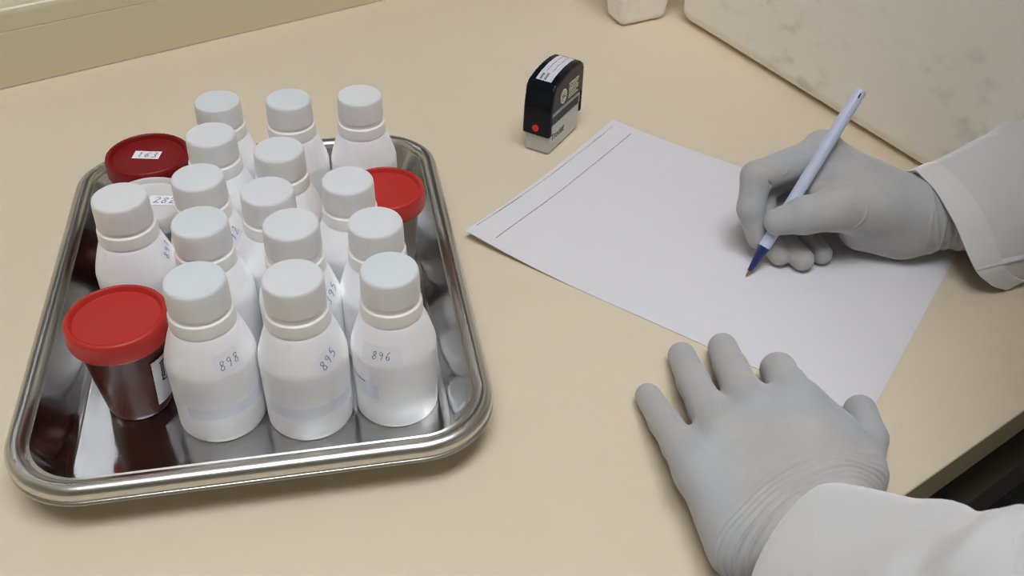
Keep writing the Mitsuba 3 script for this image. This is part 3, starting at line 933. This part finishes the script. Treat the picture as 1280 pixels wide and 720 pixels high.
def path_relief(p, lines):
    """Raised creases along polylines: (points, height, width) each."""
    out = np.zeros(len(p))
    for pts, h, w in lines:
        pts = np.array(pts, float)
        t = np.linspace(0, len(pts) - 1, 12 * len(pts))
        q = np.stack([np.interp(t, np.arange(len(pts)), pts[:, k]) for k in range(3)], -1)
        for _ in range(6):
            q[1:-1] = (q[:-2] + 2 * q[1:-1] + q[2:]) / 4
        q = np.array([p[np.argmin(((p - x) ** 2).sum(1))] for x in q])       # laid onto the skin
        for _ in range(4):
            q[1:-1] = (q[:-2] + 2 * q[1:-1] + q[2:]) / 4
        d = np.full(len(p), 9.0)
        u = np.zeros(len(p))
        for i, x in enumerate(q):
            e = np.linalg.norm(p - x, axis=1)
            u = np.where(e < d, i / len(q), u)
            d = np.minimum(d, e)
        out += h * np.exp(-(d / w) ** 2) * np.sin(np.pi * np.clip(u, 0.02, 0.98))
    return out


def add_glove(key, fn, lo, hi, step, label, near, relief):
    m = creased(surface_nets(fn, np.array(lo, np.float32), hi, step), near, relief)
    add(key, m, "glove_mat", True)
    lab(key, label)


L_AXIS = np.array([0.46, -0.80, 0.40]) / np.linalg.norm([0.46, -0.80, 0.40])


def left_s(p):
    q = p - np.array([0.1408, 0.2848, 0.0270])
    side = q @ np.array([0.86, 0.50, 0.0])
    return q @ L_AXIS + 0.0010 * np.sin(side * 70), side


def left_near(p):
    s, side = left_s(p)
    return (s > -0.034) & (s < 0.016) & (p[:, 2] > 0.008)


def left_relief(p):
    s, side = left_s(p)
    out = np.zeros(len(p))
    for k, (s0, h, w) in enumerate(((-0.0150, 0.0004, 0.0010), (-0.0105, 0.0008, 0.0009), (-0.0070, 0.0010, 0.0009), (-0.0035, 0.0012, 0.0009), (0.0000, 0.0013, 0.0009), (0.0036, 0.0013, 0.0009))):
        out += h * np.exp(-((s + 0.0006 * np.sin(side * 60 + k) - s0) / w) ** 2) * np.clip(0.85 + 0.35 * np.sin(side * 45 + 2.1 * k), 0.3, 1)
    return out * np.clip((p[:, 2] - 0.006) / 0.008, 0, 1)


add_glove("person__glove", left_glove, (0.06, 0.16, -0.003), (0.25, 0.455, 0.115), 0.00135, "grey latex glove on the left hand resting flat on the worktop", left_near, left_relief)

# right hand, holding the pen
R_index = [(0.1688, 0.5370, 0.0185, 0.0080), (0.1612, 0.5440, 0.0370, 0.0092), (0.1635, 0.5555, 0.0560, 0.0106), (0.2120, 0.5790, 0.0610, 0.0136)]
R_thumb = [(0.1770, 0.5300, 0.0370, 0.0092), (0.1935, 0.5300, 0.0430, 0.0126), (0.2165, 0.5360, 0.0450, 0.0146), (0.2540, 0.5500, 0.0380, 0.0185)]
R_middle = [(0.1845, 0.5315, 0.0090, 0.0080), (0.1730, 0.5455, 0.0190, 0.0085), (0.1735, 0.5653, 0.0390, 0.0090), (0.2190, 0.6000, 0.0520, 0.0125)]
R_ring = [(0.1994, 0.5271, 0.0085, 0.0080), (0.1870, 0.5467, 0.0120, 0.0085), (0.1860, 0.5760, 0.0240, 0.0090), (0.2265, 0.6120, 0.0380, 0.0120)]
R_little = [(0.2145, 0.5349, 0.0082, 0.0074), (0.2069, 0.5508, 0.0100, 0.0078), (0.2065, 0.5769, 0.0160, 0.0085), (0.2380, 0.6120, 0.0240, 0.0115)]
WEB_A, WEB_B = (0.2060, 0.5560, 0.0460), (0.2110, 0.5720, 0.0520)
R_wr = (0.2950, 0.5620, 0.0350, 0.0235)
R_arm = [(0.2850, 0.5550, 0.0295, 0.0215), (0.3150, 0.5560, 0.0290, 0.0205), (0.3700, 0.5800, 0.0360, 0.0210)]


def right_glove(P):
    d = None
    for f in (R_index, R_middle, R_ring, R_little):
        e = chain(P, f)
        d = e if d is None else smin(d, e, 0.0018)
    d = smin(d, chain(P, R_thumb), 0.0008)
    palm = None
    for f, w, r in ((R_index, (0.2740, 0.5570, 0.0340), 0.0188), (R_middle, (0.2790, 0.5600, 0.0315), 0.0185), (R_ring, (0.2790, 0.5600, 0.0275), 0.0185), (R_little, (0.2750, 0.5560, 0.0200), 0.0175)):
        e = cone_sdf(P, f[-1][:3], w, f[-1][3], r)
        palm = e if palm is None else smin(palm, e, 0.010)
    for a, b in zip((R_index, R_middle, R_ring), (R_middle, R_ring, R_little)):
        palm = smin(palm, cone_sdf(P, a[-1][:3], b[-1][:3], a[-1][3] * 0.85, b[-1][3] * 0.85), 0.008)
    palm = smin(palm, cone_sdf(P, R_thumb[-2][:3], (0.2820, 0.5540, 0.0320), 0.0125, 0.0205), 0.012)
    palm = smin(palm, cone_sdf(P, (0.2400, 0.5500, 0.0330), (0.2700, 0.5530, 0.0260), 0.0165, 0.0200), 0.012)
    palm = smin(palm, cone_sdf(P, (0.2420, 0.5480, 0.0190), (0.2700, 0.5500, 0.0175), 0.0130, 0.0165), 0.012)
    palm = smin(palm, cone_sdf(P, (0.2190, 0.5560, 0.0560), (0.2500, 0.5560, 0.0480), 0.0080, 0.0120), 0.010)   # the web between thumb and index
    palm = smin(palm, cone_sdf(P, WEB_A, WEB_B, 0.0085, 0.0095), 0.010)
    palm = smin(palm, chain(P, R_arm, 0.01), 0.012)
    d = smin(d, palm, 0.006)
    return np.maximum(d, 0.0008 - P[..., 2])


def right_s(p):
    q = p - np.array([0.2800, 0.5600, 0.0350])
    up = q[:, 2]
    return q @ np.array([0.96, 0.10, 0.10]) + 0.0010 * np.sin(up * 150 + 1.0), up


R_LINES = [([(0.1669, 0.5496, 0.0580), (0.1708, 0.5489, 0.0550), (0.1748, 0.5444, 0.0520)], -0.0013, 0.0011),
           ([(0.1840, 0.5544, 0.0660), (0.1849, 0.5412, 0.0640)], 0.0006, 0.0010),
           ([(0.2307, 0.5343, 0.0550), (0.2332, 0.5241, 0.0500), (0.2285, 0.5193, 0.0400), (0.2227, 0.5219, 0.0330)], 0.0005, 0.0010),
           ([(0.1722, 0.5341, 0.0430), (0.1765, 0.5328, 0.0430)], -0.0010, 0.0011)]


def right_near(p):
    s, up = right_s(p)
    web = (p[:, 0] > 0.160) & (p[:, 0] < 0.242) & (p[:, 1] < 0.560) & (p[:, 2] > 0.028)
    return ((s > -0.010) & (s < 0.040)) | web


def right_relief(p):
    s, up = right_s(p)
    out = path_relief(p, R_LINES)
    for k, (s0, tilt, h, w) in enumerate(((-0.0020, -0.10, 0.0007, 0.0011), (0.0030, 0.16, 0.0012, 0.0010), (0.0080, -0.16, 0.0012, 0.0010), (0.0125, 0.10, 0.0013, 0.0010), (0.0175, -0.05, 0.0012, 0.0010), (0.0220, 0.1, 0.0012, 0.0010))):
        out += h * np.exp(-((s + tilt * up - s0) / w) ** 2) * np.clip(0.7 + 0.5 * np.sin(up * 90 + 1.7 * k), 0.15, 1)
    return out * np.clip((p[:, 2] - 0.004) / 0.008, 0, 1)


add_glove("person__glove_001", right_glove, (0.145, 0.505, -0.003), (0.39, 0.645, 0.090), 0.0012, "grey latex glove on the right hand gripping the pen", right_near, right_relief)


# ------------------------------------------------------------------ coat sleeves
def tube(centers, us_, vs_, ra, rb, n=72):
    """Rings of ellipses: half axes ra along us_, rb along vs_."""
    a = np.arange(n) * 2 * np.pi / n
    return np.array([c + np.cos(a)[:, None] * u * x + np.sin(a)[:, None] * v * y for c, u, v, x, y in zip(centers, us_, vs_, ra, rb)])


def folds(rings, amp, freq, seed, start=0.1):
    """Pushes the rings of a sleeve in and out along soft diagonal folds."""
    k, n = rings.shape[:2]
    out = rings.copy()
    r = np.random.default_rng(seed)
    a = np.arange(n) * 2 * np.pi / n
    waves = [(r.uniform(0.6, 1.3) * freq, int(r.integers(1, 4)) * r.choice([-1, 1]), r.uniform(0, 6.28), r.uniform(0.5, 1)) for _ in range(6)]
    for i in range(k):
        t = i / (k - 1)
        g = min(1.0, max(0.0, (t - start) / 0.2))
        w = sum(h * np.sin(f * t * 6.28 + m_ * a + ph) for f, m_, ph, h in waves) / 3
        c = rings[i].mean(0)
        d = rings[i] - c
        out[i] = c + d * (1 + amp * g * (np.abs(w) * 1.4 - 0.4)[:, None])
    return out


def sleeve(key, rings, thick, label, hem=None):
    """A cloth tube with an inside: its cuff opens at ring 0; a hem band runs along it."""
    cen = rings.mean(1, keepdims=True)
    ln_ = np.linalg.norm(rings - cen, axis=-1, keepdims=True)
    inner_ = cen + (rings - cen) * (1 - thick / ln_)
    out = list(inner_[:: -1]) + [inner_[0] * 0.5 + rings[0] * 0.5 + (rings[0].mean(0) - rings[1].mean(0)) * 0.08] + list(rings)
    m = loft(out)
    m.merge_vertices()
    m.fix_normals()
    add(key, m, "coat_mat", True)
    lab(key, label)
    if hem is None:
        return
    h = cen[hem[0]:hem[1]] + (rings[hem[0]:hem[1]] - cen[hem[0]:hem[1]]) * (1 + 0.0013 / ln_[hem[0]:hem[1]])
    hm = loft([rings[hem[0]]] + list(h) + [rings[hem[1] - 1]])
    hm.fix_normals()
    add(key + "__hem", hm, "coat_hem_mat", 25)


def unit(v):
    v = np.asarray(v, float)
    return v / np.linalg.norm(v)


def along(ctrl, n, rounds):
    ctrl = np.array(ctrl, float)
    L = np.concatenate([[0], np.cumsum(np.linalg.norm(np.diff(ctrl, axis=0), axis=1))])
    t = np.linspace(0, L[-1], n)
    c = np.stack([np.interp(t, L, ctrl[:, k]) for k in range(3)], -1)
    for _ in range(rounds):
        c[1:-1] = (c[:-2] + 2 * c[1:-1] + c[2:]) / 4
    g = np.gradient(c, axis=0)
    g /= np.linalg.norm(g, axis=1, keepdims=True)
    return c, g, t


# left sleeve: from the cuff over the wrist to the elbow beyond the counter's edge, then up to the shoulder
cen, tan, tt = along([(0.1410, 0.2752, 0.0252), (0.1720, 0.2460, 0.0400), (0.2500, 0.1750, 0.0850), (0.3300, 0.1000, 0.1400), (0.3050, 0.1650, 0.2600), (0.2900, 0.2400, 0.3700)], 110, 30)
ref = np.array([0.45, 0.45, -0.75])
su = np.cross(tan, [0, 0, 1.0]) * np.clip(1 - tt / 0.2, 0, 1)[:, None] + np.cross(tan, ref) * np.clip(tt / 0.2, 0, 1)[:, None]
su -= tan * (su * tan).sum(1, keepdims=True)
su /= np.linalg.norm(su, axis=1, keepdims=True)
sv = np.cross(su, tan)
g01 = np.clip(tt / 0.20, 0, 1)
ra, rb = 0.0430 + 0.0240 * g01 ** 0.8, 0.0275 + 0.0345 * g01 ** 0.8
rg = folds(tube(cen, su, sv, ra, rb), 0.17, 8.0, 11, 0.05)
sleeve("person__sleeve", rg, 0.0012, "white coat sleeve on the left arm, lower right")

# right sleeve: a wide flattened cuff lying on the counter, opening towards the hand, then forearm, elbow, shoulder
loop = np.array([(0.2742, 0.5642, 0.0600), (0.2830, 0.5450, 0.0560), (0.2930, 0.5260, 0.0440), (0.3030, 0.5090, 0.0270), (0.3090, 0.5045, 0.0190), (0.3230, 0.5065, 0.0085), (0.3375, 0.5115, 0.0016),
                 (0.3420, 0.5300, 0.0012), (0.3300, 0.5600, 0.0012), (0.3100, 0.5900, 0.0040), (0.2900, 0.6000, 0.0200), (0.2790, 0.5900, 0.0420)])
lc = np.vstack([loop, loop[:1]])
sl = np.concatenate([[0], np.cumsum(np.linalg.norm(np.diff(lc, axis=0), axis=1))])
tq = np.linspace(0, sl[-1], 97)[:-1]
rim0 = np.stack([np.interp(tq, sl, lc[:, k]) for k in range(3)], -1)
for _ in range(1):
    rim0 = (np.roll(rim0, 1, 0) + 2 * rim0 + np.roll(rim0, -1, 0)) / 4
c0 = rim0.mean(0)
cen, tan, tt = along([c0, c0 + [0.060, 0.027, 0.012], c0 + [0.120, 0.055, 0.026], (0.5200, 0.6400, 0.0700), (0.5450, 0.5600, 0.2300), (0.5650, 0.4900, 0.3700)], 110, 22)
AX = unit([0.91, 0.41, 0.0])
AC = np.array([-AX[1], AX[0], 0.0])
ang0 = np.arctan2((rim0 - c0)[:, 2], (rim0 - c0) @ AC)
rings = []
for c, g, t in zip(cen, tan, tt):
    e = min(1.0, t / 0.115)
    w = 1 - (1 - e) ** 1.6
    u = AC - g * (AC @ g)
    u /= np.linalg.norm(u)
    v = np.cross(g, u)
    v *= np.sign(v[2] if abs(v[2]) > 0.2 else v @ AX * -1)
    rad_a, rad_b = 0.056 + 0.006 * w, 0.036 + 0.016 * e
    far = c + np.cos(ang0)[:, None] * u * rad_a + np.sin(ang0)[:, None] * v * rad_b
    ring = (rim0 - c0 + c) * (1 - w) + far * w
    ring[:, 2] = np.maximum(ring[:, 2], 0.0012)
    rings.append(ring)
rg = folds(np.array(rings), 0.15, 7.0, 5, 0.04)
for (a0, wa, t0, t1, dep) in ((2.25, 0.30, 0.030, 0.075, 0.0085), (1.35, 0.25, 0.050, 0.095, 0.0060)):      # two long folds
    e_ = (np.clip((tt - t0) / (t1 - t0), 0, 1) ** 1.5 * np.clip((0.22 - tt) / 0.1, 0, 1))[:, None] * np.exp(-((ang0[None, :] - a0 + 2.2 * (tt[:, None] - 0.06)) / wa) ** 2)
    cn = rg.mean(1, keepdims=True)
    dn = (rg - cn) / np.linalg.norm(rg - cn, axis=-1, keepdims=True)
    rg = rg - dn * (dep * e_)[..., None]
rg[:, :, 2] = np.maximum(rg[:, :, 2], 0.0012)
sleeve("person__sleeve_001", rg, 0.0010, "white coat sleeve with open cuff on the writing arm at right", (0, 4))
# the sewn seam that runs from the cuff's lower corner
k0 = int(np.argmin(np.linalg.norm(rim0 - np.array([0.3075, 0.5052, 0.0215]), axis=1)))
seam = rg[:40, k0]
seam_r = np.full(40, 0.0007)
sw = []
for i in range(40):
    n_ = unit(rg[i, k0] - rg[i].mean(0))
    q_ = unit(rg[i, k0 + 1] - rg[i, k0 - 1])
    a = np.linspace(0, 2 * np.pi, 9)[:-1]
    sw.append(rg[i, k0] + (np.cos(a)[:, None] * n_ * 0.0021 + np.sin(a)[:, None] * q_ * 0.0018))
sm = loft(sw)
sm.fix_normals()
add("person__sleeve_001__seam", sm, "coat_mat", True)

# the body, leaning over the counter's edge just out of the picture on the right, and the bent head; both added to shade the counter and paper
def in_room(x, y, z):
    return np.array([*room(x, y)[:2], z])


tr = []
TC = 0.565
for z, n_, a_, b_ in ((-0.60, -0.17, 0.215, 0.150), (-0.30, -0.15, 0.205, 0.140), (-0.05, -0.10, 0.195, 0.125), (0.10, -0.05, 0.200, 0.125), (0.24, 0.00, 0.210, 0.120), (0.34, 0.04, 0.205, 0.115), (0.40, 0.07, 0.175, 0.100), (0.44, 0.095, 0.125, 0.085), (0.465, 0.12, 0.072, 0.066), (0.49, 0.145, 0.062, 0.060)):
    a = np.arange(56) * 2 * np.pi / 56
    x = TC + a_ * np.sign(np.cos(a)) * np.abs(np.cos(a)) ** 0.9
    y = n_ + b_ * np.sign(np.sin(a)) * np.abs(np.sin(a)) ** 0.9
    tr.append(np.stack([x * CA - y * SA, x * SA + y * CA, np.full(56, z)], -1))
tm_ = loft(tr, True, True)
tm_.fix_normals()
add("person__coat", tm_, "coat_mat", True)
lab("person__coat", "unseen white coat body added to shade the counter")


def head_at(x, y, z):
    return in_room(TC + x, y, z)


def head(P):
    c = lambda *p: head_at(*p)  # noqa: E731
    d = cone_sdf(P, c(0, 0.13, 0.45), c(0, 0.17, 0.55), 0.055, 0.055)
    d = smin(d, cone_sdf(P, c(0, 0.175, 0.62), c(0, 0.225, 0.60), 0.090, 0.078), 0.03)
    d = smin(d, cone_sdf(P, c(0, 0.255, 0.56), c(0, 0.265, 0.515), 0.055, 0.036), 0.03)
    d = smin(d, cone_sdf(P, c(0, 0.305, 0.565), c(0, 0.322, 0.540), 0.009, 0.014), 0.012)
    for k in (-1, 1):
        d = smin(d, cone_sdf(P, c(k * 0.082, 0.19, 0.585), c(k * 0.084, 0.185, 0.555), 0.014, 0.010), 0.01)
        d = smin(d, cone_sdf(P, c(k * 0.018, 0.298, 0.590), c(k * 0.048, 0.285, 0.588), 0.008, 0.008), 0.008)
        d = np.maximum(d, -(np.linalg.norm(P - c(k * 0.033, 0.304, 0.575).astype(np.float32), axis=-1) - 0.010))
        d = smin(d, cone_sdf(P, c(0, 0.310, 0.518), c(k * 0.020, 0.302, 0.518), 0.007, 0.004), 0.003)
    return d


hc = head_at(0, 0.20, 0.57)
pbr("skin_mat", lin(196, 150, 126), 0.5)
pbr("hair_mat", lin(38, 28, 22), 0.55)
add("person__head", surface_nets(head, (hc - [0.15, 0.17, 0.15]).astype(np.float32), hc + [0.15, 0.17, 0.15], 0.005), "skin_mat", True)
for k, q_ in enumerate((-1, 1)):
    add("person__eye" + (f"_{k:03d}" if k else ""), trimesh.creation.icosphere(2, 0.0105), "eye_mat", True, T().translate(head_at(q_ * 0.033, 0.2935, 0.577).tolist()))
pbr("eye_mat", (0.7, 0.7, 0.7), 0.2)


def hair(P):
    c = lambda *p: head_at(*p)  # noqa: E731
    d = smin(cone_sdf(P, c(0, 0.170, 0.625), c(0, 0.218, 0.608), 0.096, 0.084), cone_sdf(P, c(0, 0.12, 0.56), c(0, 0.13, 0.60), 0.05, 0.07), 0.03)
    q = P - c(0, 0.245, 0.585).astype(np.float32)
    face = q @ np.array([-SA * 0.8, CA * 0.8, -0.6], np.float32)
    return np.maximum(d, face - 0.018)


add("person__hair", surface_nets(hair, (hc - [0.16, 0.2, 0.15]).astype(np.float32), hc + [0.16, 0.17, 0.18], 0.005), "hair_mat", True)
lab("person__hair", "short dark hair on the unseen head added for shade")
lab("person", "person in white coat and grey latex gloves writing on the paper at right", "person")
